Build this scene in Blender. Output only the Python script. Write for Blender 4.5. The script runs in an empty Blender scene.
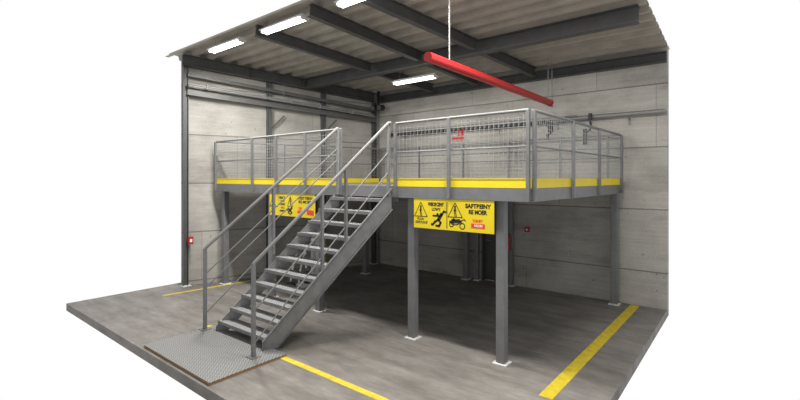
import bpy, bmesh, math, random
from mathutils import Vector, Matrix
random.seed(7)
COL = bpy.context.scene.collection
V = Vector

# ------------------------------------------------------------------ materials
def mat(name, color, rough=0.5, metal=0.0, emit=None, noise=0.0, scale=8.0, bump=0.0, spec=0.5):
    m = bpy.data.materials.new(name); m.use_nodes = True
    nt = m.node_tree; b = nt.nodes['Principled BSDF']
    b.inputs['Base Color'].default_value = (*color, 1)
    b.inputs['Roughness'].default_value = rough
    b.inputs['Metallic'].default_value = metal
    b.inputs['Specular IOR Level'].default_value = spec
    if emit:
        b.inputs['Emission Color'].default_value = (1, 1, 0.97, 1); b.inputs['Emission Strength'].default_value = emit
    if noise or bump:
        tc = nt.nodes.new('ShaderNodeTexCoord')
        n = nt.nodes.new('ShaderNodeTexNoise'); n.inputs['Scale'].default_value = scale; n.inputs['Detail'].default_value = 6
        nt.links.new(tc.outputs['Object'], n.inputs['Vector'])
        if noise:
            r = nt.nodes.new('ShaderNodeValToRGB')
            r.color_ramp.elements[0].position = 0.3; r.color_ramp.elements[1].position = 0.7
            r.color_ramp.elements[0].color = (*[c*(1-noise) for c in color], 1)
            r.color_ramp.elements[1].color = (*[min(1, c*(1+noise)) for c in color], 1)
            nt.links.new(n.outputs['Fac'], r.inputs['Fac']); nt.links.new(r.outputs['Color'], b.inputs['Base Color'])
        if bump:
            bp = nt.nodes.new('ShaderNodeBump'); bp.inputs['Strength'].default_value = bump; bp.inputs['Distance'].default_value = 0.01
            nt.links.new(n.outputs['Fac'], bp.inputs['Height']); nt.links.new(bp.outputs['Normal'], b.inputs['Normal'])
    return m

class N:
    """tiny node helper"""
    def __init__(s, nt): s.nt = nt
    def new(s, t, **kw):
        n = s.nt.nodes.new(t)
        for k, v in kw.items():
            if k in n.inputs: n.inputs[k].default_value = v
            else: setattr(n, k, v)
        return n
    def put(s, sock, v):
        if isinstance(v, (int, float)): sock.default_value = v
        else: s.nt.links.new(v, sock)
    def math(s, op, a, b=0.0, c=None):
        n = s.nt.nodes.new('ShaderNodeMath'); n.operation = op
        s.put(n.inputs[0], a); s.put(n.inputs[1], b)
        if c is not None: s.put(n.inputs[2], c)
        return n.outputs[0]
    def ramp(s, fac, stops):
        n = s.nt.nodes.new('ShaderNodeValToRGB'); cr = n.color_ramp
        while len(cr.elements) < len(stops): cr.elements.new(0.5)
        for e, (p, c) in zip(cr.elements, stops):
            e.position = p; e.color = (*c, 1) if not isinstance(c, (int, float)) else (c, c, c, 1)
        s.put(n.inputs[0], fac); return n.outputs[0]
    def noise(s, vec, scale, detail=5, sc=(1, 1, 1), rough=0.55):
        mp = s.nt.nodes.new('ShaderNodeMapping'); mp.inputs['Scale'].default_value = sc
        s.nt.links.new(vec, mp.inputs['Vector'])
        n = s.nt.nodes.new('ShaderNodeTexNoise'); n.inputs['Scale'].default_value = scale
        n.inputs['Detail'].default_value = detail; n.inputs['Roughness'].default_value = rough
        s.nt.links.new(mp.outputs[0], n.inputs['Vector']); return n.outputs['Fac']
    def mul(s, a, b, fac=1.0):
        n = s.nt.nodes.new('ShaderNodeMix'); n.data_type = 'RGBA'; n.blend_type = 'MULTIPLY'
        n.inputs[0].default_value = fac
        s.nt.links.new(a, n.inputs[6]); s.nt.links.new(b, n.inputs[7]); return n.outputs[2]

def concrete_wall(name, tint, z0, ph, x0, pw):
    m = bpy.data.materials.new(name); m.use_nodes = True; nt = m.node_tree; k = N(nt); b = nt.nodes['Principled BSDF']
    tc = nt.nodes.new('ShaderNodeTexCoord').outputs['Object']
    sp = nt.nodes.new('ShaderNodeSeparateXYZ'); nt.links.new(tc, sp.inputs[0])
    big = k.ramp(k.noise(tc, 1.1, 8), [(0.33, 0.80), (0.5, 0.98), (0.68, 1.10)])
    board = k.ramp(k.noise(tc, 3.0, 5, (0.35, 0.35, 7.0)), [(0.3, 0.90), (0.7, 1.06)])
    streak = k.ramp(k.noise(tc, 1.6, 8, (0.5, 0.5, 1.6)), [(0.36, 0.82), (0.47, 1.0), (0.7, 1.05)])
    fine = k.ramp(k.noise(tc, 30, 4), [(0.25, 0.88), (0.75, 1.08)])
    # panel joints
    zz = k.math('DIVIDE', k.math('SUBTRACT', sp.outputs['Z'], z0), ph)
    row = k.math('FLOOR', zz)
    dz = k.math('MULTIPLY', k.math('ABSOLUTE', k.math('SUBTRACT', k.math('FRACT', k.math('ADD', zz, 0.5)), 0.5)), ph)
    xx = k.math('ADD', k.math('DIVIDE', k.math('SUBTRACT', sp.outputs['X'], x0), pw), k.math('MULTIPLY', row, 0.37))
    dx = k.math('MULTIPLY', k.math('ABSOLUTE', k.math('SUBTRACT', k.math('FRACT', k.math('ADD', xx, 0.5)), 0.5)), pw)
    j1 = k.math('LESS_THAN', dz, 0.014)
    j2 = k.math('MULTIPLY', k.math('LESS_THAN', dx, 0.008), 0.6)
    # finer board lines
    bb = k.math('MULTIPLY', k.math('LESS_THAN', k.math('FRACT', k.math('MULTIPLY', zz, 6.0)), 0.035), 0.09)
    jn = k.math('MAXIMUM', k.math('MAXIMUM', j1, j2), bb)
    jc = k.ramp(jn, [(0.0, 1.0), (1.0, 0.52)])
    panel = nt.nodes.new('ShaderNodeTexWhiteNoise'); panel.noise_dimensions = '2D'
    cv = nt.nodes.new('ShaderNodeCombineXYZ'); nt.links.new(row, cv.inputs[0]); nt.links.new(k.math('FLOOR', xx), cv.inputs[1])
    nt.links.new(cv.outputs[0], panel.inputs['Vector'])
    pc = k.ramp(panel.outputs['Value'], [(0.0, 0.90), (1.0, 1.06)])
    # pits and dark blots
    mp = nt.nodes.new('ShaderNodeMapping'); mp.inputs['Scale'].default_value = (1, 1, 1.4); nt.links.new(tc, mp.inputs[0])
    vo = nt.nodes.new('ShaderNodeTexVoronoi'); vo.inputs['Scale'].default_value = 5.0; nt.links.new(mp.outputs[0], vo.inputs['Vector'])
    pit = k.math('MULTIPLY', k.math('LESS_THAN', vo.outputs['Distance'], 0.10), k.math('GREATER_THAN', k.noise(tc, 2.3, 3), 0.55))
    pitc = k.ramp(pit, [(0.0, 1.0), (1.0, 0.5)])
    col = nt.nodes.new('ShaderNodeRGB'); col.outputs[0].default_value = (*tint, 1)
    c = col.outputs[0]
    for f in (big, board, streak, fine, jc, pc, pitc): c = k.mul(c, f)
    nt.links.new(c, b.inputs['Base Color']); b.inputs['Roughness'].default_value = 0.85
    b.inputs['Specular IOR Level'].default_value = 0.25
    bp = nt.nodes.new('ShaderNodeBump'); bp.inputs['Strength'].default_value = 0.35; bp.inputs['Distance'].default_value = 0.01
    h = k.math('SUBTRACT', k.noise(tc, 14, 6), jn); nt.links.new(h, bp.inputs['Height']); nt.links.new(bp.outputs[0], b.inputs['Normal'])
    return m

def floor_mat():
    m = bpy.data.materials.new('floor_concrete'); m.use_nodes = True; nt = m.node_tree; k = N(nt); b = nt.nodes['Principled BSDF']
    tc = nt.nodes.new('ShaderNodeTexCoord').outputs['Object']
    c = nt.nodes.new('ShaderNodeRGB'); c.outputs[0].default_value = (0.215, 0.198, 0.18, 1); c = c.outputs[0]
    for f in (k.ramp(k.noise(tc, 0.7, 7), [(0.3, 0.72), (0.72, 1.2)]),
              k.ramp(k.noise(tc, 2.2, 7, (0.5, 2.2, 1)), [(0.3, 0.72), (0.7, 1.2)]),
              k.ramp(k.noise(tc, 9, 6, (0.6, 2.0, 1)), [(0.28, 0.84), (0.7, 1.10)]),
              k.ramp(k.noise(tc, 60, 3), [(0.2, 0.86), (0.8, 1.1)])):
        c = k.mul(c, f)
    nt.links.new(c, b.inputs['Base Color'])
    nt.links.new(k.ramp(k.noise(tc, 3, 5), [(0.3, 0.42), (0.7, 0.66)]), b.inputs['Roughness'])
    b.inputs['Specular IOR Level'].default_value = 0.35
    bp = nt.nodes.new('ShaderNodeBump'); bp.inputs['Strength'].default_value = 0.12; bp.inputs['Distance'].default_value = 0.004
    nt.links.new(k.noise(tc, 40, 5), bp.inputs['Height']); nt.links.new(bp.outputs[0], b.inputs['Normal'])
    return m

def checker_mat(name, base, scale):
    """diamond tread plate: two families of short raised bars"""
    m = bpy.data.materials.new(name); m.use_nodes = True; nt = m.node_tree; k = N(nt); b = nt.nodes['Principled BSDF']
    tc = nt.nodes.new('ShaderNodeTexCoord').outputs['Object']
    sp = nt.nodes.new('ShaderNodeSeparateXYZ'); nt.links.new(tc, sp.inputs[0])
    a = k.math('MULTIPLY', k.math('ADD', sp.outputs['X'], sp.outputs['Y']), scale)
    d = k.math('MULTIPLY', k.math('SUBTRACT', sp.outputs['X'], sp.outputs['Y']), scale)
    par = k.math('MODULO', k.math('ADD', k.math('FLOOR', a), k.math('ADD', k.math('FLOOR', d), 4000.0)), 2.0)
    fa = k.math('ABSOLUTE', k.math('SUBTRACT', k.math('FRACT', a), 0.5)); fd = k.math('ABSOLUTE', k.math('SUBTRACT', k.math('FRACT', d), 0.5))
    b1 = k.math('MULTIPLY', k.math('LESS_THAN', fa, 0.14), k.math('LESS_THAN', fd, 0.42))
    b2 = k.math('MULTIPLY', k.math('LESS_THAN', fd, 0.14), k.math('LESS_THAN', fa, 0.42))
    bar = k.math('ADD', k.math('MULTIPLY', b1, par), k.math('MULTIPLY', b2, k.math('SUBTRACT', 1.0, par)))
    nt.links.new(k.ramp(bar, [(0.0, tuple(c*0.72 for c in base)), (1.0, tuple(min(1, c*1.55) for c in base))]), b.inputs['Base Color'])
    b.inputs['Roughness'].default_value = 0.5; b.inputs['Metallic'].default_value = 0.25
    bp = nt.nodes.new('ShaderNodeBump'); bp.inputs['Strength'].default_value = 0.6; bp.inputs['Distance'].default_value = 0.004
    nt.links.new(bar, bp.inputs['Height']); nt.links.new(bp.outputs[0], b.inputs['Normal'])
    return m

def tray_mat():
    m = mat('perforated_tray', (0.3, 0.3, 0.29), 0.45, 0.3); nt = m.node_tree; k = N(nt)
    tc = nt.nodes.new('ShaderNodeTexCoord').outputs['Object']; sp = nt.nodes.new('ShaderNodeSeparateXYZ'); nt.links.new(tc, sp.inputs[0])
    h = k.math('LESS_THAN', k.math('FRACT', k.math('MULTIPLY', sp.outputs['X'], 7.6)), 0.66)
    v = k.math('LESS_THAN', k.math('ABSOLUTE', k.math('SUBTRACT', sp.outputs['Z'], -0.005)), 0.032)
    nt.links.new(k.ramp(k.math('MULTIPLY', k.math('MULTIPLY', h, v), k.math('LESS_THAN', sp.outputs['X'], 1.4)), [(0, 0.10), (1, 0.012)]), nt.nodes['Principled BSDF'].inputs['Base Color'])
    return m
M = dict(
    floor=floor_mat(),
    wall_b=concrete_wall('back_concrete', (0.45, 0.432, 0.395), 0.73, 1.283, -8.5, 3.1),
    wall_l=concrete_wall('left_concrete', (0.385, 0.368, 0.338), 0.10, 1.215, 0.45, 3.3),
    frame=mat('grey_paint', (0.165, 0.167, 0.172), 0.42, 0.1, noise=0.10, scale=6, bump=0.05),
    column=mat('column_paint', (0.175, 0.177, 0.182), 0.45, 0.1, noise=0.10, scale=5, bump=0.05),
    dark=mat('dark_steel', (0.075, 0.077, 0.075), 0.55, 0.1, noise=0.15, scale=5),
    wallcol=mat('wall_column_paint', (0.075, 0.079, 0.078), 0.5, 0.1, noise=0.15, scale=5),
    girt=mat('girt_paint', (0.10, 0.10, 0.094), 0.5, 0.2, noise=0.12, scale=5),
    rail=mat('rail_galvanised', (0.195, 0.195, 0.19), 0.6, 0.0, noise=0.08, scale=12),
    post=mat('post_galvanised', (0.185, 0.187, 0.19), 0.42, 0.3, noise=0.10, scale=12),
    wire=mat('mesh_wire', (0.36, 0.36, 0.35), 0.45, 0.3),
    stair=mat('stair_steel', (0.21, 0.212, 0.212), 0.42, 0.35, noise=0.16, scale=7, bump=0.08),
    tread=checker_mat('tread_plate', (0.30, 0.30, 0.298), 22),
    plate=checker_mat('ground_plate', (0.23, 0.23, 0.225), 16),
    yellow=mat('yellow_paint', (0.78, 0.60, 0.012), 0.5, noise=0.04, scale=6),
    signy=mat('sign_yellow', (0.74, 0.57, 0.008), 0.45),
    line=mat('floor_line_paint', (0.58, 0.44, 0.022), 0.6, noise=0.18, scale=9),
    black=mat('black_print', (0.012, 0.012, 0.012), 0.5),
    rprint=mat('red_print', (0.70, 0.05, 0.02), 0.5),
    white=mat('white_print', (0.8, 0.78, 0.75), 0.5),
    red=mat('red_pipe_paint', (0.42, 0.016, 0.018), 0.35),
    redbox=mat('red_box', (0.36, 0.010, 0.012), 0.4),
    grout=mat('white_grout', (0.62, 0.62, 0.60), 0.8, noise=0.1, scale=14),
    roof=mat('roof_sheet', (0.38, 0.345, 0.29), 0.55, 0.15, noise=0.12, scale=3),
    galv=mat('conduit_zinc', (0.25, 0.25, 0.245), 0.5, 0.3, noise=0.1, scale=20),
    blackp=mat('black_rubber', (0.018, 0.018, 0.02), 0.55),
    lamp=mat('lamp_tube', (1, 1, 1), 0.5, emit=9.0),
    lampbody=mat('lamp_body', (0.6, 0.6, 0.58), 0.4),
    door=mat('door_paint', (0.06, 0.062, 0.06), 0.5, noise=0.08, scale=3),
    whitep=mat('white_enamel', (0.85, 0.84, 0.80), 0.4),
    olive=mat('olive_yellow', (0.42, 0.36, 0.03), 0.5),
)

# ------------------------------------------------------------------ mesh helpers
class MB:
    def __init__(s): s.v = []; s.f = []
    def add(s, vs, fs):
        o = len(s.v); s.v += [V(p) for p in vs]; s.f += [tuple(i+o for i in f) for f in fs]; return s
    def box(s, a, b):
        x0, y0, z0 = a; x1, y1, z1 = b
        return s.add([(x0,y0,z0),(x1,y0,z0),(x1,y1,z0),(x0,y1,z0),(x0,y0,z1),(x1,y0,z1),(x1,y1,z1),(x0,y1,z1)],
                     [(0,3,2,1),(4,5,6,7),(0,1,5,4),(1,2,6,5),(2,3,7,6),(3,0,4,7)])
    def frame(s, p, q, up=V((0,0,1))):
        d = (V(q)-V(p)).normalized()
        if abs(d.dot(up)) > 0.97: up = V((0,1,0))
        r = d.cross(up).normalized(); u = r.cross(d).normalized(); return r, u
    def extr(s, p, q, prof, up=V((0,0,1)), caps=True):
        """extrude a 2D profile (side, up) from p to q"""
        p, q = V(p), V(q); r, u = s.frame(p, q, up); n = len(prof)
        vs = [c + r*a + u*b for c in (p, q) for a, b in prof]
        fs = [(i, (i+1) % n, n+(i+1) % n, n+i) for i in range(n)]
        if caps: fs += [tuple(reversed(range(n))), tuple(range(n, 2*n))]
        return s.add(vs, fs)
    def bar(s, p, q, w, h, up=V((0,0,1))):
        return s.extr(p, q, [(-w/2,-h/2),(w/2,-h/2),(w/2,h/2),(-w/2,h/2)], up)
    def tube(s, p, q, r, n=12):
        return s.extr(p, q, [(r*math.cos(2*math.pi*i/n), r*math.sin(2*math.pi*i/n)) for i in range(n)])
    def path(s, pts, r, n=10):
        for a, b in zip(pts, pts[1:]): s.tube(a, b, r, n)
        for c in pts[1:-1]: s.ball(c, r)
        return s
    def ball(s, c, r, n=10, m=6, sc=(1,1,1)):
        vs = [V((0,0,1))] + [V((math.sin(math.pi*j/m)*math.cos(2*math.pi*i/n), math.sin(math.pi*j/m)*math.sin(2*math.pi*i/n), math.cos(math.pi*j/m))) for j in range(1, m) for i in range(n)] + [V((0,0,-1))]
        fs = [(0, 1+i, 1+(i+1) % n) for i in range(n)]
        for j in range(m-2):
            for i in range(n):
                a = 1+j*n+i; b = 1+j*n+(i+1) % n; fs.append((a, a+n, b+n, b))
        L = len(vs)-1; o = 1+(m-2)*n
        fs += [(L, o+(i+1) % n, o+i) for i in range(n)]
        return s.add([V(c)+V((v.x*sc[0]*r, v.y*sc[1]*r, v.z*sc[2]*r)) for v in vs], fs)
    def ibeam(s, p, q, w, h, tf=0.012, tw=0.009, up=V((0,0,1))):
        a, b, t = w/2, h/2, tw/2
        return s.extr(p, q, [(-a,-b),(a,-b),(a,-b+tf),(t,-b+tf),(t,b-tf),(a,b-tf),(a,b),(-a,b),(-a,b-tf),(-t,b-tf),(-t,-b+tf),(-a,-b+tf)], up)
    def prism(s, poly, off):
        """flat polygon (3D points) thickened by vector off"""
        n = len(poly); poly = [V(p) for p in poly]; off = V(off)
        return s.add(poly+[p+off for p in poly], [tuple(reversed(range(n))), tuple(range(n, 2*n))]+[(i,(i+1)%n,n+(i+1)%n,n+i) for i in range(n)])
    def build(s, name, m, parent=None, off=None, bevel=0.0, smooth=False, kind=None):
        o3 = V(off) if off is not None else (V(parent['_o']) if parent is not None else V((0,0,0)))
        me = bpy.data.meshes.new(name)
        me.from_pydata([tuple(v-o3) for v in s.v], [], s.f)
        bm = bmesh.new(); bm.from_mesh(me); bmesh.ops.recalc_face_normals(bm, faces=bm.faces); bm.to_mesh(me); bm.free()
        me.materials.append(m)
        if smooth:
            me.shade_smooth() if hasattr(me, 'shade_smooth') else None
            try: me.set_sharp_from_angle(angle=math.radians(40))
            except Exception: pass
        o = bpy.data.objects.new(name, me); COL.objects.link(o)
        if parent is not None: o.parent = parent
        else: o.location = o3
        o['_o'] = tuple(o3)
        if bevel:
            b = o.modifiers.new('edge', 'BEVEL'); b.width = bevel; b.segments = 2; b.limit_method = 'ANGLE'
        if kind: o['kind'] = kind
        return o

def tag(o, label, cat, group=None):
    o['label'] = label; o['category'] = cat
    if group: o['group'] = group
    return o
def thing(name, loc, label, cat, group=None):
    o = bpy.data.objects.new(name, None); COL.objects.link(o); o.location = loc; o['_o'] = tuple(loc)
    o.empty_display_size = 0.1
    return tag(o, label, cat, group)
def lerp(a, b, t): return V(a)*(1-t)+V(b)*t

LP = (200, 100, 165, 195)
# ------------------------------------------------------------------ key dimensions (metres)
H_EYE = 2.65
DECK = 2.524           # top of the deck
BOT = 2.335            # underside of edge beams
RAIL = 3.588           # top rail
YF = 5.60              # front edge of the deck
YB = 10.05             # rear edge of the deck
YW = 10.20             # back wall
XL, XR = -10.43, -2.27
XLb, XRb = -8.88, -2.13
WA, WB = V((-10.87, 5.14, 0)), V((-9.10, 10.20, 0))   # left wall line
wdir = (WB-WA).normalized(); wn = V((wdir.y, -wdir.x, 0))  # into the room
def wx(y): return WA.x + (y-WA.y)*(WB.x-WA.x)/(WB.y-WA.y)
def zb(y): return 4.99 + 0.081*(YW-y)     # underside of the roof beams (gently sloping roof)
BT = 0.27                                  # roof beam depth

# ------------------------------------------------------------------ room shell
MB().box((-11.3, 2.75, -.15), (-1.3, YW+.2, 0)).build('floor', M['floor'], kind='structure')
# back wall: slab with a door opening
DX0, DX1, DZ = -5.46, -4.70, 2.08
wb = MB()
wb.box((-9.35, YW, 0), (DX0, YW+.2, 5.3)); wb.box((DX1, YW, 0), (-1.3, YW+.2, 5.3)); wb.box((DX0, YW, DZ), (DX1, YW+.2, 5.3))
wb.build('wall_back', M['wall_b'], kind='structure')
# left wall, built along its own x axis
L0 = WA - wdir*0.16; Ln = (WB-L0).length+0.03
wl = bpy.data.meshes.new('wall_left'); mb = MB().prism([(0,0,0),(Ln,0,0),(Ln,0,5.25),(0,0,zb(L0.y)+BT)], (0,.2,0))
o = mb.build('wall_left', M['wall_l'], kind='structure', off=(0,0,0))
o.location = L0; o.rotation_euler = (0, 0, math.atan2(wdir.y, wdir.x))
# door
d = thing('door_1', (DX0, YW+.06, 0), '', ''); del d['label']; del d['category']; d['kind'] = 'structure'
MB().box((DX0+.04, YW+.07, .01), (DX1-.04, YW+.11, DZ-.04)).build('door_leaf', M['door'], d, bevel=.004)
MB().box((DX0, YW-.015, 0), (DX0+.04, YW+.15, DZ)).box((DX1-.04, YW-.015, 0), (DX1, YW+.15, DZ)).box((DX0+.04, YW-.015, DZ-.04), (DX1-.04, YW+.15, DZ)).build('door_frame', M['dark'], d, bevel=.003)
MB().tube((DX0+.12, YW+.07, 1.05), (DX0+.12, YW+.01, 1.05), .012).tube((DX0+.12, YW+.015, 1.05), (DX0+.24, YW+.015, 1.05), .011).build('door_handle', M['galv'], d)

# corrugated roof sheet, ribs running along x, thin double skin
Y0R = 4.8
rf = MB(); pitch = .34; y = Y0R; prof = []
while y < YW+.1:
    for dy, dz in ((0,0),(.07,0),(.095,.10),(.315,.10)): prof.append((y+dy, dz))
    y += pitch
x0r, x1r = -11.4, -1.3
vs = []
for (yy, dz) in prof:
    zz = zb(yy)+BT+dz
    vs += [(x0r, yy, zz), (x1r, yy, zz), (x0r, yy, zz+.012), (x1r, yy, zz+.012)]
fs = []
for i in range(len(prof)-1):
    a = 4*i; b = a+4
    fs += [(a, a+1, b+1, b), (a+2, b+2, b+3, a+3), (a, b, b+2, a+2), (a+1, a+3, b+3, b+1)]
n = 4*(len(prof)-1); fs += [(0, 2, 3, 1), (n, n+1, n+3, n+2)]
rf.add(vs, fs).build('ceiling', M['roof'], kind='structure')

# ------------------------------------------------------------------ roof beams
def roof_beam(p, q, label, w=.15, h=BT, m='dark', group=None):
    """p,q: (x,y) plan points; runs on the roof slope below the sheet"""
    a = V((p[0], p[1], zb(p[1])+h/2)); b = V((q[0], q[1], zb(q[1])+h/2))
    t = thing('roof_beam', (a.x, a.y, zb(a.y)), label, 'beam', group)
    MB().ibeam(a, b, w, h, .014, .010).build('beam', M[m], t)
    return t, a, b
t, a, b = roof_beam((wx(4.95)+.12, 4.95), (wx(9.98)+.12, 9.98), 'dark steel eave beam along the top of the left concrete wall', w=.16)
for s_ in (.3, .62, .9):
    c = a.lerp(b, s_); MB().box((c.x-.07, c.y-.006, c.z-.115), (c.x+.07, c.y+.006, c.z+.115)).build('stiffener', M['dark'], t)
t, a, b = roof_beam((-9.72, 7.90), (-1.4, 7.90), 'dark steel rafter crossing the ceiling from the left wall past the lamp', w=.20)
MB().box((a.x-.012, 7.78, a.z-.14), (a.x+.012, 8.02, a.z+.12)).build('end_plate', M['dark'], t, bevel=.003)
for yy in (7.83, 7.97):
    for zz in (-.09, .08): MB().tube((a.x-.02, yy, a.z+zz), (a.x+.03, yy, a.z+zz), .013, 6).build('bolt', M['galv'], t)
# purlins (near section in front of the rafter, far section behind it)
purl = [((-7.75, 4.2), (-7.60, 10.05), 'dark roof purlin nearest the left wall, crossing above the rafter'),
        ((-5.72, 4.2), (-5.78, 10.05), 'dark roof purlin between the ceiling lamp and the red pipe'),
        ((-3.95, 4.2), (-4.02, 10.05), 'dark roof purlin running just right of the red pipe above its end')]
PURL = [((-7.6, 4.9), (-6.9, 10.02)), ((-5.95, 4.9), (-5.5, 10.02)), ((-4.8, 4.9), (-3.98, 10.02))]
for (p, q), (_, _, lb) in zip(PURL, purl):
    # split at the rafter so that steel does not pass through steel
    f = (7.90-p[1])/(q[1]-p[1]); mx = p[0]+(q[0]-p[0])*f
    t = thing('roof_purlin', (p[0], p[1], zb(p[1])), lb, 'beam', 'roof purlins')
    for (c0, c1) in (((p[0], p[1]), (mx, 7.79)), ((mx, 8.01), q)):
        MB().ibeam((c0[0], c0[1], zb(c0[1])+BT/2+.02), (c1[0], c1[1], zb(c1[1])+BT/2+.02), .12, BT-.05, .012, .009).build('beam', M['dark'], t)
t = thing('roof_beam', (-9.0, 10.1, 4.99), 'dark steel beam along the top of the back concrete wall', 'beam')
MB().ibeam((-8.95, 10.12, 5.09), (-1.3, 10.12, 5.09), .14, .20, .014, .010).build('beam', M['dark'], t)

# ------------------------------------------------------------------ wall columns on the left wall
for (cy, lb, br) in ((5.06, 'grey steel wall column at the near left end of the concrete wall', 0),
                     (6.98, 'dark steel wall column behind the left end of the railing', 1),
                     (8.45, 'dark steel wall column with a knee brace behind the stair handrail', 1),
                     (10.03, 'dark steel wall column in the far corner of the hall', 0)):
    c = V((wx(cy), cy, 0)) + wn*.078
    t = thing('wall_column', (c.x, c.y, 0), lb, 'column')
    MB().ibeam((c.x, c.y, .02), (c.x, c.y, zb(cy)-.005), .12, .12, .012, .009, up=wdir).build('shaft', M['wallcol'], t)
    if cy not in (6.98, 8.45):
        MB().box((c.x-.1, c.y-.1, 0), (c.x+.1, c.y+.1, .02)).build('base_plate', M['grout'], t, bevel=.004)
    else:
        MB().box((c.x-.075, c.y-.075, 0), (c.x+.075, c.y+.075, .02)).build('base_plate', M['grout'], t, bevel=.004)
    if br:
        a = c + V((0, 0, 4.0)); b = c + wdir*.42 + V((0, 0, 4.38))
        MB().bar(a+wdir*.06, b, .025, .035).build('knee_brace', M['wallcol'], t)

# ------------------------------------------------------------------ wall rails and conduit on the left wall
def along(s0, s1, inset, z0, z1):
    p = WA + wdir*s0 + wn*inset; q = WA + wdir*s1 + wn*inset
    return V((p.x, p.y, z0)), V((q.x, q.y, z1))
SL = (WB-WA).length
p, q = along(-.05, SL-.15, .165, 4.80, 4.48)
t = thing('wall_girt', tuple(p), 'lower wide grey steel girt along the left wall under the shiny conduit', 'beam')
MB().extr(p, q, [(-.04,-.10),(.03,-.10),(.03,-.06),(.0,-.06),(.0,.06),(.03,.06),(.03,.10),(-.04,.10)]).build('channel', M['girt'], t)
p, q = along(-.05, SL-.15, .165, 5.20, 4.75)
t = thing('wall_girt', tuple(p), 'upper slim grey steel girt along the left wall below the eave beam', 'beam')
MB().bar(p, q, .05, .09).build('channel', M['girt'], t, bevel=.004)
p, q = along(-.05, SL-.3, .26, 4.955, 4.58)
t = thing('conduit', tuple(p), 'shiny zinc conduit pair running along the left wall on the girt', 'conduit')
MB().tube(p, q, .026).build('pipe', M['galv'], t, smooth=True)
MB().tube(p+V((.05,0,-.05)), q+V((.05,0,-.05)), .018).build('pipe', M['galv'], t, smooth=True)
for s_ in (.08, .36, .5, .66, .86):
    c = lerp(p, q, s_); MB().box((c.x-.05, c.y-.018, c.z-.075), (c.x+.075, c.y+.018, c.z+.04)).build('clamp', M['galv'], t, bevel=.004)
c = lerp(p, q, .46)
MB().tube(c, (c.x, c.y, zb(c.y)-.01), .007, 8).build('hanger_rod', M['galv'], t)

# ------------------------------------------------------------------ mezzanine platform
mz = thing('mezzanine_platform', ((XL+XR)/2, YF, 0), 'grey steel mezzanine platform with yellow toe boards and wire mesh railings', 'platform')
F0, F1, B0, B1 = V((XL, YF, 0)), V((XR, YF, 0)), V((XLb, YB, 0)), V((XRb, YB, 0))
def z(p, h): return V((p.x, p.y, h))
ins = .05
poly = [(XL+.04, YF+.03, DECK-.03), (XR-.04, YF+.03, DECK-.03), (XRb-.04, YB-.03, DECK-.03), (XLb+.04, YB-.03, DECK-.03)]
MB().prism(poly, (0, 0, .03)).build('deck', M['frame'], mz)
def edge_beam(p, q, side):
    """channel section with its web facing out; side is the inward unit vector"""
    d = (q-p).normalized(); mb = MB(); h0, h1 = BOT, DECK-.012
    prof = [(0,h0),(.075,h0),(.075,h0+.014),(.012,h0+.014),(.012,h1-.014),(.075,h1-.014),(.075,h1),(0,h1)]
    for end in (p, q): pass
    vs = [c + side*a + V((0,0,b)) for c in (p, q) for a, b in prof]; n = len(prof)
    mb.add(vs, [(i,(i+1)%n,n+(i+1)%n,n+i) for i in range(n)]+[tuple(reversed(range(n))), tuple(range(n,2*n))])
    mb.build('edge_beam', M['frame'], mz)
dl = (B0-F0).normalized(); dr = (B1-F1).normalized()
edge_beam(F0, F1, V((0,1,0)))
edge_beam(F1+V((0,.08,0)), B1-V((0,.08,0)), V((-dr.y, dr.x, 0)))
edge_beam(B0, B1, V((0,-1,0)))
edge_beam(F0+dl*.08, B0-dl*.09, V((dl.y, -dl.x, 0)))
for jx in (-9.0, -7.4, -5.6, -3.8):
    yy = YB-.08 if jx > -9 else YB-.6
    MB().ibeam((jx, YF+.09, BOT+.07), (jx, yy, BOT+.07), .08, .12).build('joist', M['frame'], mz)
def toe(p, q):
    MB().prism([z(p, DECK-.006), z(q, DECK-.006), z(q, DECK+.128), z(p, DECK+.128)], V((-(q-p).y, (q-p).x, 0)).normalized()*.008).build('toe_board', M['yellow'], mz)
GX0, GX1 = -5.90, -4.62      # stair gap in the front railing
toe(F0+V((0,.004,0)), V((GX0, YF+.004, 0))); toe(V((GX1, YF+.004, 0)), F1+V((0,.004,0)))
toe(F1+V((-.004,.03,0)), B1-V((.004,.03,0))); toe(B1-V((.02,.012,0)), B0+V((.02,-.012,0))); toe(B0-dl*.04+V((.004,0,0)), F0+dl*.03+V((.004,0,0)))

def column(x, y, top=BOT-.004, w=.13, pad=.21):
    c = MB().box((x-w/2, y-w/2, .025), (x+w/2, y+w/2, top)).build('column', M['column'], mz, bevel=.008)
    MB().box((x-pad/2, y-pad/2, 0), (x+pad/2, y+pad/2, .022)).build('base_plate', M['grout'], c, bevel=.004)
    MB().box((x-w*.62, y-w*.62, top-.012), (x+w*.62, y+w*.62, top)).build('cap_plate', M['column'], c)
for x in (-10.28, -8.30, -6.70, -4.365, -2.77): column(x, 5.77)
for x, y in ((-8.35, 8.85), (-5.83, 10.02), (-2.225, 9.97)): column(x, y)
for x in (-5.545, -4.60): column(x, 10.09, w=.10, pad=.16)
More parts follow.
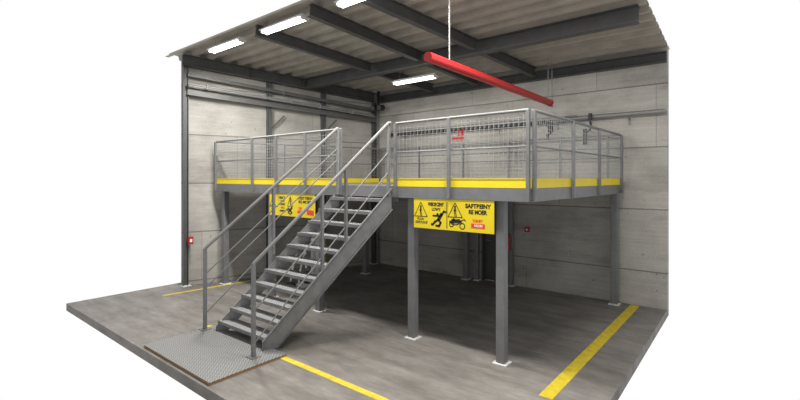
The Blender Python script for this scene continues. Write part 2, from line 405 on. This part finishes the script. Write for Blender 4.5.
# seats under the rear stub columns
def railing(name, p, q, posts, label, mesh=.072, mid=True, outw=V((0,-1,0)), postw=.045, midz=3.083):
    """p,q plan points; posts: list of fractions"""
    d = (q-p).normalized()
    pr = MB().tube(z(p, RAIL-.02), z(q, RAIL-.02), .021, 12).build('railing', M['rail'], mz, smooth=True); pr['label'] = label
    for f in posts:
        c = lerp(p, q, f) + outw*.024
        MB().bar(z(c, BOT+.01), z(c, RAIL-.03), postw, postw, up=d).build('post', M['post'], pr)
    if mid: MB().tube(z(p, midz), z(q, midz), .012, 8).build('mid_rail', M['post'], pr, smooth=True)
    if mesh:
        L = (q-p).length; mb = MB(); n = int(L/mesh); w = .0050
        for i in range(1, n):
            c = p + d*(L*i/n); mb.bar(z(c, DECK+.13), z(c, RAIL-.04), w, w, up=d)
        k = int(1.05/mesh)
        for i in range(k+1):
            h = DECK+.135 + (RAIL-.05-DECK-.135)*i/k
            mb.bar(z(p, h)+outw*.004, z(q, h)+outw*.004, w, w)
        mb.build('wire_mesh', M['wire'], pr)
    return pr
def fx(x, p, q): return (x-p.x)/(q.x-p.x)
def fy(y, p, q): return (y-p.y)/(q.y-p.y)
P, Q = F0+V((.02,0,0)), V((GX0, YF, 0))
railing('r', P, Q, [0, fx(-8.79,P,Q), fx(-7.89,P,Q), fx(-6.92,P,Q), 1.0], 'front railing left of the stair opening')
P, Q = V((GX1+.03, YF, 0)), F1-V((.03,0,0))
fr = railing('r', P, Q, [0, fx(-3.546,P,Q), 1], 'front railing right of the stair opening')
P, Q = F1+V((0,.06,0)), B1
railing('r', P, Q, [0, fy(7.15,P,Q), fy(8.52,P,Q), 1], 'right side railing running back to the wall', outw=V((1,0,0)))
P, Q = B0+V((.05,0,0)), B1-V((.05,0,0))
railing('r', P, Q, [0, .22, .435, .63, .82, .97], 'rear railing along the back wall', outw=V((0,-1,0)), postw=.036, mesh=.10)
P, Q = F0+dl*.06, B0
railing('r', P, Q, [.36, .68, 1], 'left side railing beside the left wall', outw=V((dl.y,-dl.x,0)), postw=.036, mesh=.10)
# bracket stiffeners on the right edge beam
for yy in (5.68, 7.15, 8.52, 9.9):
    x = lerp(F1, B1, fy(yy, F1, B1)).x
    MB().prism([(x+.003, yy-.03, BOT+.02), (x+.003, yy-.03, DECK-.03), (x+.05, yy-.03, DECK-.03), (x+.02, yy-.03, BOT+.02)], (0, .012, 0)).build('bracket', M['frame'], mz)

# ------------------------------------------------------------------ staircase
st = thing('staircase', (-6.45, 3.84, 0), 'grey steel staircase with open tread-plate steps up to the platform', 'staircase')
SLf, SRt = (V((-7.13, 3.83, 0)), V((-5.95, 5.585, 0))), (V((-5.80, 3.85, 0)), V((-4.68, 5.585, 0)))
def stringer(a, b, side, dz=0.0):
    d = b-a; S = d.length; u = d.normalized(); nrm = V((u.y, -u.x, 0))*side
    pts = [(0,.042),(0,.17+dz),(S,2.50+dz),(S,2.13),(.21,.042)]
    outl = [a+u*s+V((0,0,h)) for s, h in pts]
    o = MB().prism(outl, nrm*.012).build('stringer', M['stair'], st)
    top = [a+u*s+V((0,0,h)) for s, h in ((0,.17+dz),(S,2.50+dz),(S,2.486+dz),(0,.156+dz))]
    MB().prism(top, nrm*.075).build('flange', M['stair'], o)
    lo = [a+u*s+V((0,0,h)) for s, h in ((.21,.042),(S,2.13),(S,2.144),(.22,.056))]
    MB().prism(lo, nrm*.075).build('flange', M['stair'], o)
    fr_ = [a+V((0,0,h)) for h in (.042,.17+dz)]; MB().prism([fr_[0], fr_[1], fr_[1]+u*.012, fr_[0]+u*.012], nrm*.075).build('flange', M['stair'], o)
stringer(*SLf, -1, -.06); stringer(*SRt, 1)
for k in range(1, 12):
    h = .21*k; s_ = (h-.165)/2.33
    l = lerp(*SLf, s_); r = lerp(*SRt, s_); u = V((1, 0, 0))
    l = l-V((.03 if k < 11 else -.0,0,0)); r = r-V((.014,0,0)); y0 = (l.y+r.y)/2; D = .25
    lb_, rb_ = lerp(*SLf, s_+D/1.75)-V((.03 if k < 11 else 0,0,0)), lerp(*SRt, s_+D/1.75)-V((.014,0,0))
    tr = MB().prism([z(l,h-.006), z(r,h-.006), z(rb_,h-.006), z(lb_,h-.006)], (0,0,.006)).build('tread', M['tread'], st)
    nz = MB()
    for (p, q) in ((l, r), (lb_-V((.003,.008,0)), rb_-V((.003,.008,0)))):
        nz.prism([z(p,h-.055), z(q,h-.055), z(q,h-.006), z(p,h-.006)], (0,.007,0))
    nz.prism([z(l,h-.055), z(r,h-.055), z(r,h-.05), z(l,h-.05)], (0.01,.03,0))
    nz.build('nosing', M['stair'], tr)

def stair_rail(lbl, n0, n1, zt, mids, posts, topz):
    """n0,n1: plan points of bottom and top newel; zt: (bottom z, top z)"""
    a, b = z(n0, zt[0]), z(n1, zt[1])
    hr = MB().path([a-V((0,0,.0)), b, b+V((.05 if lbl == 'r' else -.05, .01, -.005))], .027, 14).build('handrail', M['rail'], st, smooth=True)
    MB().bar(z(n0, .045), a, .05, .05, up=V((0,1,0))).build('newel_post', M['post'], hr)
    MB().box((n0.x-.075, n0.y-.075, .04), (n0.x+.075, n0.y+.075, .052)).build('foot_plate', M['post'], hr)
    MB().bar(z(n1, topz), b-V((0,0,.02)), .045, .045, up=V((0,1,0))).build('top_post', M['rail'], hr)
    for m0, m1 in mids: MB().tube(z(n0, m0), z(n1, m1), .011, 8).build('mid_rail', M['rail'], hr, smooth=True)
    for f, zz in posts:
        c = lerp(n0, n1, f); MB().bar(z(c, zz), z(c, zt[0]*(1-f)+zt[1]*f-.02), .042, .042, up=V((0,1,0))).build('baluster', M['post'], hr)
stair_rail('l', V((-7.35,3.75,0)), V((-5.93,5.535,0)), (1.44, 3.575), [(.99,3.21),(.747,3.0),(.31,2.66)], [(.50,1.30)], 2.36)
stair_rail('r', V((-5.655,3.61,0)), V((-4.70,5.535,0)), (1.40, 3.575), [(.703,3.093),(.222,2.76)], [(.476,1.22),(.655,1.62)], 2.36)

# ground plate in front of the stairs
gp = thing('checker_plate', (-6.45, 3.8, 0), 'low raised diamond tread plate on the floor at the foot of the stairs', 'floor plate')
MB().box((-7.42, 2.80, .034), (-5.38, 3.99, .040)).build('plate_top', M['plate'], gp)
MB().box((-7.415, 2.805, .0), (-5.385, 3.985, .034)).build('plate_frame', mat('rusty_edge', (.30,.17,.07), .7), gp)

# ------------------------------------------------------------------ painted floor lines
def floor_line(pts, w, label):
    (x0, y0), (x1, y1) = pts; d = V((x1-x0, y1-y0, 0)).normalized(); nn = V((-d.y, d.x, 0))*w/2
    a, b = V((x0, y0, .0)), V((x1, y1, .0))
    tag(MB().prism([a-nn, b-nn, b+nn, a+nn], (0,0,.003)).build('floor_line', M['line'], off=(x0, y0, 0)), label, 'floor line')
floor_line([(-10.34, 4.3), (-9.72, 9.6)], .09, 'yellow floor line along the left wall behind the columns')
floor_line([(-1.93, 5.2), (-1.87, 10.15)], .17, 'wide yellow floor line running past the right column')
floor_line([(-7.60, 3.93), (-1.32, 3.93)], .10, 'yellow floor line passing under the foot of the stairs')

# ------------------------------------------------------------------ signs
def text(body, x, zc, size, m, parent, y, wid=None, off=.0, align='CENTER'):
    off *= 1.5
    cu = bpy.data.curves.new('lettering', 'FONT'); cu.body = body; cu.size = size; cu.align_x = align; cu.align_y = 'CENTER'
    cu.offset = off; cu.extrude = .0008
    o = bpy.data.objects.new('tmp', cu); COL.objects.link(o); bpy.context.view_layer.update()
    me = bpy.data.meshes.new_from_object(o.evaluated_get(bpy.context.evaluated_depsgraph_get()))
    bpy.data.objects.remove(o)
    w = max(v.co.x for v in me.vertices)-min(v.co.x for v in me.vertices); sx = (wid/w) if wid else 1
    o3 = V(parent['_o'])
    for v in me.vertices: v.co = V((x+v.co.x*sx, y-v.co.z, zc+v.co.y)) - o3
    me.materials.clear(); me.materials.append(m)
    ob = bpy.data.objects.new('lettering', me); COL.objects.link(ob); ob.parent = parent; ob['_o'] = parent['_o']
    return ob
def strokes(mb, pts, w, y):
    """flat strokes on the sign face"""
    for a, b in zip(pts, pts[1:]):
        p, q = V((a[0], y, a[1])), V((b[0], y, b[1])); d = (q-p).normalized(); e = V((-d.z, 0, d.x))*w/2
        mb.prism([p-e-d*w*.3, q-e+d*w*.3, q+e+d*w*.3, p+e-d*w*.3], (0, -.0015, 0))
def disc(mb, x, zc, r, y, n=16, sx=1):
    mb.prism([(x+sx*r*math.cos(2*math.pi*i/n), y, zc+r*math.sin(2*math.pi*i/n)) for i in range(n)], (0,-.0015,0))
def ring(mb, x, zc, r, w, y, n=18):
    strokes(mb, [(x+r*math.cos(2*math.pi*i/n), zc+r*math.sin(2*math.pi*i/n)) for i in range(n+1)], w, y)
def triangle(mb, x, z0, z1, hw, y, w=.011):
    strokes(mb, [(x-hw, z0), (x, z1), (x+hw, z0), (x-hw, z0)], w, y)
    strokes(mb, [(x+hw*.0, z0+.0), (x-hw, z0)], w, y)
def walker(mb, x, zc, s, y):
    disc(mb, x, zc+.085*s, .016*s, y)
    strokes(mb, [(x, zc+.065*s), (x-.004*s, zc+.0*s)], .026*s, y)
    strokes(mb, [(x-.002*s, zc+.05*s), (x+.025*s, zc+.015*s)], .009*s, y)
    strokes(mb, [(x-.004*s, zc+.05*s), (x-.024*s, zc+.02*s)], .009*s, y)
    strokes(mb, [(x, zc), (x+.018*s, zc-.035*s), (x+.022*s, zc-.08*s)], .012*s, y)
    strokes(mb, [(x-.005*s, zc), (x-.006*s, zc-.04*s), (x-.002*s, zc-.085*s)], .012*s, y)
def panel(sg, x0, x1, y):
    p = MB().box((x0, y, 1.862), (x1, y+.012, 2.332)).build('sign_panel', M['signy'], sg, bevel=.002)
    for bx in (x0+.1, x1-.1):
        MB().box((bx-.02, y+.012, 1.9), (bx+.02, y+.03, 2.333)).build('bracket', M['frame'], sg)
    return p
SY = 5.608
sg = thing('warning_sign', (-3.565, SY, 1.862), 'yellow warning sign hung right of the stairs, with falling figure and red button mark', 'sign')
X0, X1 = -4.226, -2.812; panel(sg, X0, X1, SY)
W = X1-X0; sy = SY-.0005
def sx(u): return X0+W*u
def sz(v): return 2.332-.47*v
def tri_sign(u, v0, v1, hw, vw, sc):
    k = MB(); triangle(k, sx(u), sz(v0), sz(v1), hw, sy); k.build('warning_triangle', M['black'], sg)
    k = MB(); walker(k, sx(u), sz(vw), sc, sy); k.build('figure_symbol', M['black'], sg)
tri_sign(.098, .60, .12, .125, .43, .95); tri_sign(.548, .56, .10, .125, .39, .95)
k = MB()
strokes(k, [(sx(.445), sz(.10)), (sx(.445), sz(.93))], .012, sy); k.build('divider', M['black'], sg); k = MB()
# falling figure
strokes(k, [(sx(.375), sz(.50)), (sx(.335), sz(.68))], .055, sy)
strokes(k, [(sx(.375), sz(.52)), (sx(.405), sz(.40)), (sx(.43), sz(.42))], .030, sy)
strokes(k, [(sx(.36), sz(.56)), (sx(.265), sz(.55))], .028, sy); disc(k, sx(.325), sz(.505), .022, sy)
strokes(k, [(sx(.335), sz(.68)), (sx(.29), sz(.75)), (sx(.265), sz(.84)), (sx(.245), sz(.84))], .034, sy)
strokes(k, [(sx(.335), sz(.68)), (sx(.365), sz(.77)), (sx(.345), sz(.88)), (sx(.305), sz(.88))], .034, sy)
k.build('falling_figure', M['black'], sg); k = MB()
strokes(k, [(sx(.485), sz(.72)), (sx(.62), sz(.70))], .040, sy)
strokes(k, [(sx(.505), sz(.66)), (sx(.60), sz(.64))], .026, sy); disc(k, sx(.53), sz(.635), .02, sy)
strokes(k, [(sx(.60), sz(.68)), (sx(.66), sz(.62)), (sx(.675), sz(.66))], .014, sy)
ring(k, sx(.502), sz(.80), .034, .013, sy); ring(k, sx(.636), sz(.83), .042, .013, sy)
strokes(k, [(sx(.50), sz(.78)), (sx(.56), sz(.80)), (sx(.60), sz(.76))], .014, sy)
k.build('cart_symbol', M['black'], sg)
text('WISORCENY', sx(.30), sz(.185), .078, M['black'], sg, sy, wid=.30, off=.003)
text('LOWY', sx(.305), sz(.345), .062, M['black'], sg, sy, wid=.165, off=.002)
text('FLCUD', sx(.095), sz(.685), .045, M['black'], sg, sy, wid=.125, off=.001)
text('GAPSTUOUE', sx(.105), sz(.80), .055, M['black'], sg, sy, wid=.235, off=.001)
text('SAFTBEINY', sx(.818), sz(.19), .085, M['black'], sg, sy, wid=.42, off=.003)
text('RE MOER', sx(.815), sz(.375), .085, M['black'], sg, sy, wid=.30, off=.003)
text('YUSURY', sx(.815), sz(.64), .055, M['rprint'], sg, sy, wid=.175, off=.002)
k = MB(); strokes(k, [(sx(.755), sz(.79)), (sx(.885), sz(.79))], .066, sy)
k.build('red_mark', M['rprint'], sg)
text('NUON', sx(.825), sz(.79), .05, M['white'], sg, sy-.0025, wid=.13, off=.001)

sg = thing('warning_sign', (-7.5, SY, 1.862), 'yellow warning sign hung behind the stair handrail, left of the steps', 'sign')
X0, X1 = -8.17, -6.66; W = X1-X0; panel(sg, X0, X1, SY)
tri_sign(.085, .55, .12, .10, .38, .9); tri_sign(.485, .55, .10, .09, .37, .9); k = MB()
strokes(k, [(sx(.0), sz(.60)), (sx(.2), sz(.60))], .012, sy); k.build('divider', M['black'], sg); k = MB()
strokes(k, [(sx(.52), sz(.62)), (sx(.47), sz(.74))], .05, sy); strokes(k, [(sx(.455), sz(.66)), (sx(.42), sz(.74))], .03, sy)
strokes(k, [(sx(.47), sz(.74)), (sx(.44), sz(.82)), (sx(.47), sz(.88))], .03, sy); strokes(k, [(sx(.48), sz(.74)), (sx(.52), sz(.82)), (sx(.49), sz(.9))], .03, sy)
k.build('falling_figure', M['black'], sg)
text('NESCII', sx(.30), sz(.19), .075, M['black'], sg, sy, wid=.20, off=.002)
text('LOWY', sx(.31), sz(.34), .06, M['black'], sg, sy, wid=.15, off=.002)
text('ONEC', sx(.31), sz(.48), .06, M['black'], sg, sy, wid=.19, off=.002)
text('TICI', sx(.31), sz(.64), .05, M['black'], sg, sy, wid=.12, off=.001)
text('AMREIS', sx(.31), sz(.78), .06, M['black'], sg, sy, wid=.21, off=.002)
text('FLCU', sx(.085), sz(.70), .045, M['black'], sg, sy, wid=.11, off=.001)
text('GAPST', sx(.085), sz(.82), .045, M['black'], sg, sy, wid=.16, off=.001)
text('WEST BEINY', sx(.80), sz(.18), .075, M['black'], sg, sy, wid=.48, off=.002)
text('RE MOER', sx(.80), sz(.34), .075, M['black'], sg, sy, wid=.42, off=.002)
text('YUSU', sx(.70), sz(.62), .06, M['rprint'], sg, sy, wid=.13, off=.002)
text('NUON', sx(.70), sz(.78), .075, M['rprint'], sg, sy, wid=.17, off=.006)
k = MB(); strokes(k, [(sx(.86), sz(.76)), (sx(.96), sz(.78))], .10, sy); k.build('red_mark', M['rprint'], sg)

# small red marking plate on the railing mesh
t = thing('red_marker', (-3.3, YF-.02, 3.3), 'small red figures and bar wired to the railing mesh', 'marker')
MB().box((-3.49, YF-.016, 3.235), (-3.29, YF-.010, 3.265)).build('bar', M['redbox'], t)
k = MB(); yy = YF-.010
strokes(k, [(-3.405, 3.375), (-3.385, 3.385), (-3.385, 3.295), (-3.355, 3.295)], .014, yy); strokes(k, [(-3.325, 3.29), (-3.325, 3.385), (-3.305, 3.34), (-3.305, 3.29)], .022, yy)
k.build('figures', M['redbox'], t)

# ------------------------------------------------------------------ sprinkler pipe, lamp
t = thing('sprinkler_pipe', (-3.42, 9.5, 4.31), 'thick bright red pipe hanging below the roof', 'pipe')
MB().tube((-3.42, 4.85, 4.31), (-3.42, 9.45, 4.31), .070, 20).build('pipe', M['red'], t, smooth=True)
MB().tube((-3.42, 9.45, 4.31), (-3.42, 9.50, 4.31), .082, 20).build('end_cap', M['red'], t, smooth=True)
for yy in (9.38, 9.62):
    x = -3.42
    MB().tube((x, yy, 4.24 if yy > 9.5 else 4.38), (x, yy, zb(yy)+BT-.02), .009, 8).build('hanger_rod', M['galv'], t)
MB().box((-3.44, 9.50, 4.235), (-3.40, 9.64, 4.25)).build('hanger_bracket', M['galv'], t)
MB().tube((-3.42, 5.4, 4.375), (-3.42, 5.4, zb(5.4)+BT), .009, 8).build('hanger_rod', M['galv'], t)

def tube_lamp(LX, LY, LZ, label, power):
    t = thing('ceiling_light', (LX, LY, LZ), label, 'lamp')
    MB().prism([(LX-.62, LY-.11, LZ+.03), (LX+.62, LY-.11, LZ+.03), (LX+.62, LY-.06, LZ+.075), (LX-.62, LY-.06, LZ+.075)], (0,.005,0)) \
        .box((LX-.62, LY-.11, LZ+.03), (LX+.62, LY+.11, LZ+.05)).box((LX-.60, LY-.05, LZ+.05), (LX+.60, LY+.05, LZ+.09)).build('housing', M['lampbody'], t)
    for yy in (-.045, .045):
        MB().tube((LX-.58, LY+yy, LZ+.008), (LX+.58, LY+yy, LZ+.008), .022, 12).build('tube', M['lamp'], t, smooth=True)
    for xx in (-.6, .6):
        MB().box((LX+xx-.012, LY-.08, LZ-.012), (LX+xx+.012, LY+.08, LZ+.03)).build('end_holder', M['lampbody'], t)
    for xx in (-.45, .45):
        MB().tube((LX+xx, LY, LZ+.09), (LX+xx, LY, zb(LY)+BT), .005, 6).build('hanger_wire', M['galv'], t)
    l = bpy.data.lights.new('lamp_glow', 'AREA'); l.shape = 'RECTANGLE'; l.size = 1.15; l.size_y = .2; l.energy = power; l.color = (1, .975, .93)
    lo = bpy.data.objects.new('lamp_glow', l); COL.objects.link(lo); lo.location = (0, 0, -.04); lo.parent = t
tube_lamp(-6.22, 8.28, 4.97, 'long white twin tube lamp hanging lit behind the roof rafter', 25)
for x, pw, lb in ((-8.7, LP[0], 'added lit tube lamp at the front roof edge nearest the left wall'), (-6.7, LP[1], 'added lit tube lamp at the front roof edge above the stair foot'),
              (-4.6, LP[2], 'added lit tube lamp at the front roof edge left of the red pipe'), (-2.3, LP[3], 'added lit tube lamp at the front roof edge right of the red pipe')):
    tube_lamp(x, 4.9, 5.45, lb, pw)  # added fixtures, put in to light the hall from the front roof edge

# floodlight cluster in the ceiling corner
c = V((-8.78, 9.86, 4.84))
t = thing('floodlight', tuple(c), 'small black twin spotlight up in the far ceiling corner', 'lamp')
MB().box((c.x-.03, c.y-.03, c.z-.02), (c.x+.03, c.y+.03, zb(c.y)+BT-.0)).build('arm', M['blackp'], t)
for dx, dz_ in ((-.13, -.03), (.13, -.05)):
    hd = MB().tube((c.x+dx, c.y+.06, c.z+dz_), (c.x+dx+.02, c.y-.14, c.z+dz_-.03), .085, 16).build('lamp_head', M['blackp'], t)
    MB().tube((c.x+dx+.02, c.y-.141, c.z+dz_-.03), (c.x+dx+.021, c.y-.148, c.z+dz_-.031), .07, 16).build('lens', M['dark'], hd)
MB().bar((c.x-.13, c.y, c.z), (c.x+.13, c.y, c.z), .03, .03).build('crossbar', M['blackp'], t)

# ------------------------------------------------------------------ cable tray on the back wall
t = thing('cable_tray', (-5, YW-.1, 3.98), 'galvanised cable tray along the back wall above the railing', 'cable tray')
tray = MB()
tray.box((-8.6, YW-.16, 3.94), (-3.3, YW-.155, 4.01)); tray.box((-8.6, YW-.02, 3.94), (-3.3, YW-.015, 4.01))
tray.build('side_rail', tray_mat(), t)
rg = MB(); x = -8.55
while x < -3.4:
    rg.box((x, YW-.155, 3.935), (x+.03, YW-.02, 3.945)); x += .13
rg.build('rung', M['blackp'], t)
MB().tube((-8.6, YW-.19, 4.055), (-3.0, YW-.19, 4.055), .014, 10).build('conduit', M['galv'], t, smooth=True)
MB().tube((-3.4, YW-.10, 4.00), (-1.32, YW-.10, 4.00), .048, 14).build('conduit', M['galv'], t, smooth=True)
for x in (-8, -6.5, -5, -3.5, -2): MB().box((x, YW-.19, 3.90), (x+.03, YW, 3.928)).box((x, YW-.03, 3.78), (x+.03, YW, 3.90)).build('bracket', M['galv'], t)

def clampset(x, lab, long):
    yb = YW-.20
    t = thing('hanging_clamp', (x, yb, 3.9), lab, 'clamp', None)
    if long:
        MB().box((x-.035, yb-.03, 3.92), (x+.035, yb+.03, 4.07)).build('clip', M['blackp'], t, bevel=.006)
        MB().path([(x, yb, 3.90), (x+.015, yb, 3.80), (x-.01, yb, 3.70), (x-.10, yb, 3.66)], .022, 8).build('cable', M['blackp'], t, smooth=True)
        MB().box((x-.15, yb-.03, 3.40), (x-.07, yb+.03, 3.74)).build('plug', M['blackp'], t, bevel=.01)
    else:
        MB().box((x-.07, yb-.03, 3.86), (x+.07, yb+.03, 3.90)).box((x-.02, yb-.04, 3.72), (x+.08, yb+.04, 3.86)).build('clip', M['blackp'], t, bevel=.005)
        MB().path([(x+.03, yb, 3.76), (x+.04, yb, 3.69), (x-.04, yb, 3.66), (x-.03, yb, 3.56)], .026, 8).build('cable', M['blackp'], t, smooth=True)
clampset(-3.62, 'small black clamp with short cable seen through the front right mesh', False)
clampset(-2.72, 'long black plug on a cable hanging below the cable tray', True)

# ------------------------------------------------------------------ red safety things
t = thing('fire_alarm_box', (-4.22, YW, 1.4), 'small red alarm box on the back wall under the platform', 'alarm')
MB().box((-4.28, YW-.05, 1.35), (-4.165, YW, 1.47)).build('housing', M['redbox'], t, bevel=.006)
MB().tube((-4.222, YW-.05, 1.41), (-4.222, YW-.058, 1.41), .025, 12).build('button', M['white'], t)
t = thing('fire_extinguisher', (-4.62, 9.95, .88), 'red extinguisher half hidden behind the front right column', 'fire extinguisher')
MB().tube((-4.62, 9.965, .88), (-4.62, 9.965, 1.22), .05, 16).ball((-4.62, 9.965, 1.22), .05).build('cylinder', M['redbox'], t, smooth=True)
MB().tube((-4.62, 9.965, 1.25), (-4.62, 9.965, 1.31), .018, 8).build('valve', M['blackp'], t)
MB().bar((-4.68, 9.95, 1.32), (-4.58, 9.95, 1.30), .02, .015).build('lever', M['blackp'], t)
MB().box((-4.645, 10.005, .95), (-4.595, 10.038, 1.15)).build('wall_bracket', M['galv'], t)
c = V((wx(5.14), 5.14, 0)) + wn*.15
t = thing('fire_call_box', (c.x, c.y, 1.1), 'small red box mounted on the near left wall column', 'alarm')
MB().box((c.x-.03, c.y-.06, 1.04), (c.x+.06, c.y+.06, 1.22)).build('housing', M['redbox'], t, bevel=.006)
MB().box((c.x+.06, c.y-.03, 1.09), (c.x+.064, c.y+.03, 1.17)).build('label_plate', M['white'], t)

# ------------------------------------------------------------------ white hand cart under the platform, seen between the treads
cx, cy = -8.17, 6.45
t = thing('hand_cart', (cx, cy, 0), 'white tubular hand cart with black wheels seen between the stair treads', 'cart')
ux = V((.97, .24, 0))           # direction across the cart
def cp(a, h, b=0.0): return V((cx, cy, h)) + ux*a + V((-.24, .97, 0))*b
def arc(side):
    pts = [cp(-.17, .17, side)]
    pts += [cp(-.13, .45, side), cp(-.06, .72, side), cp(.0, .90, side), cp(.08, 1.03, side), cp(.17, 1.08, side), cp(.25, 1.04, side), cp(.27, .93, side)]
    return pts
for s_ in (-.16, .16): MB().path(arc(s_), .024, 10).build('frame_tube', M['whitep'], t, smooth=True)
MB().path([cp(.17, 1.08, -.16), cp(.17, 1.08, .16)], .017).path([cp(-.06, .72, -.16), cp(-.06, .72, .16)], .014).build('crossbar', M['whitep'], t, smooth=True)
MB().path([cp(.05, .80, -.1), cp(.22, .76, -.1), cp(.24, .60, -.1)], .02).build('bracket', M['whitep'], t, smooth=True)
MB().bar(cp(-.18, .15, 0), cp(.22, .15, 0), .36, .02).build('toe_plate', M['whitep'], t)
for s_ in (-.22, .22):
    a, b = cp(-.1, .14, s_-.025), cp(-.1, .14, s_+.025)
    wh = MB().tube(a, b, .14, 24).build('wheel', M['blackp'], t, smooth=True)
    MB().tube(cp(-.1, .14, s_-.03), cp(-.1, .14, s_+.03), .06, 16).build('hub', M['whitep'], wh, smooth=True)
MB().tube(cp(-.1, .14, -.19), cp(-.1, .14, .19), .012).build('axle', M['galv'], t)
gx, gy = -7.65, 6.42
cy_ = thing('gas_cylinder', (gx, gy, 0), 'slim pale cylinder with red collar and white cap standing beside the hand cart', 'gas cylinder')
MB().tube((gx, gy, 0), (gx, gy, 1.26), .075, 20).build('body', mat('cylinder_grey', (.34,.34,.34), .4), cy_, smooth=True)
MB().ball((gx, gy, 1.26), .075, 16, 8).build('shoulder', M['whitep'], cy_, smooth=True)
MB().tube((gx, gy, 1.33), (gx, gy, 1.42), .07, 14).build('collar', M['red'], cy_, smooth=True)
MB().ball((gx+.02, gy, 1.47), .07, 12, 8).build('cap', M['whitep'], cy_, smooth=True)
t = thing('yellow_bollard', (-7.98, 7.00, 0), 'short dull yellow post standing beside the hand cart', 'bollard')
MB().tube((-7.98, 7.00, .02), (-7.98, 7.00, 1.2), .05, 16).ball((-7.98, 7.00, 1.2), .05).build('post', M['olive'], t, smooth=True)
MB().tube((-7.98, 7.00, 0), (-7.98, 7.00, .02), .09, 16).build('base', M['olive'], t)

# ------------------------------------------------------------------ light
BASE = 0.62
w = bpy.data.worlds.new('sky'); bpy.context.scene.world = w; w.use_nodes = True
nt = w.node_tree; k = N(nt); bg = nt.nodes['Background']; bg.inputs[0].default_value = (1, 1, 1, 1)
tc = nt.nodes.new('ShaderNodeTexCoord').outputs['Generated']
def facing(d, lo, hi, amt):
    vm = nt.nodes.new('ShaderNodeVectorMath'); vm.operation = 'DOT_PRODUCT'; nt.links.new(tc, vm.inputs[0]); vm.inputs[1].default_value = V(d).normalized()
    mr = nt.nodes.new('ShaderNodeMapRange'); mr.interpolation_type = 'SMOOTHSTEP'; nt.links.new(vm.outputs['Value'], mr.inputs[0])
    mr.inputs[1].default_value = lo; mr.inputs[2].default_value = hi; mr.inputs[3].default_value = 0; mr.inputs[4].default_value = amt
    return mr.outputs[0]
bright = facing((-.627, .779, 0), .15, .62, 1.0-BASE)   # bright sky beyond the walls, dimmer towards the rest of the hall
nt.links.new(k.math('ADD', bright, BASE), bg.inputs[1])

# ------------------------------------------------------------------ camera
cam = bpy.data.cameras.new('camera'); co = bpy.data.objects.new('camera', cam); COL.objects.link(co)
co.location = (0, 0, H_EYE); co.rotation_euler = (math.pi/2, 0, math.atan2(.627, .779))
cam.sensor_width = 36; cam.lens = 36*435/800; cam.shift_y = -(200-178.5)/800
bpy.context.scene.camera = co
for ob in bpy.data.objects:
    if '_o' in ob: del ob['_o']
vs_ = bpy.context.scene.view_settings
vs_.view_transform = 'Standard'; vs_.look = 'None'; vs_.gamma = 1; vs_.use_curve_mapping = False; vs_.exposure = 0.0
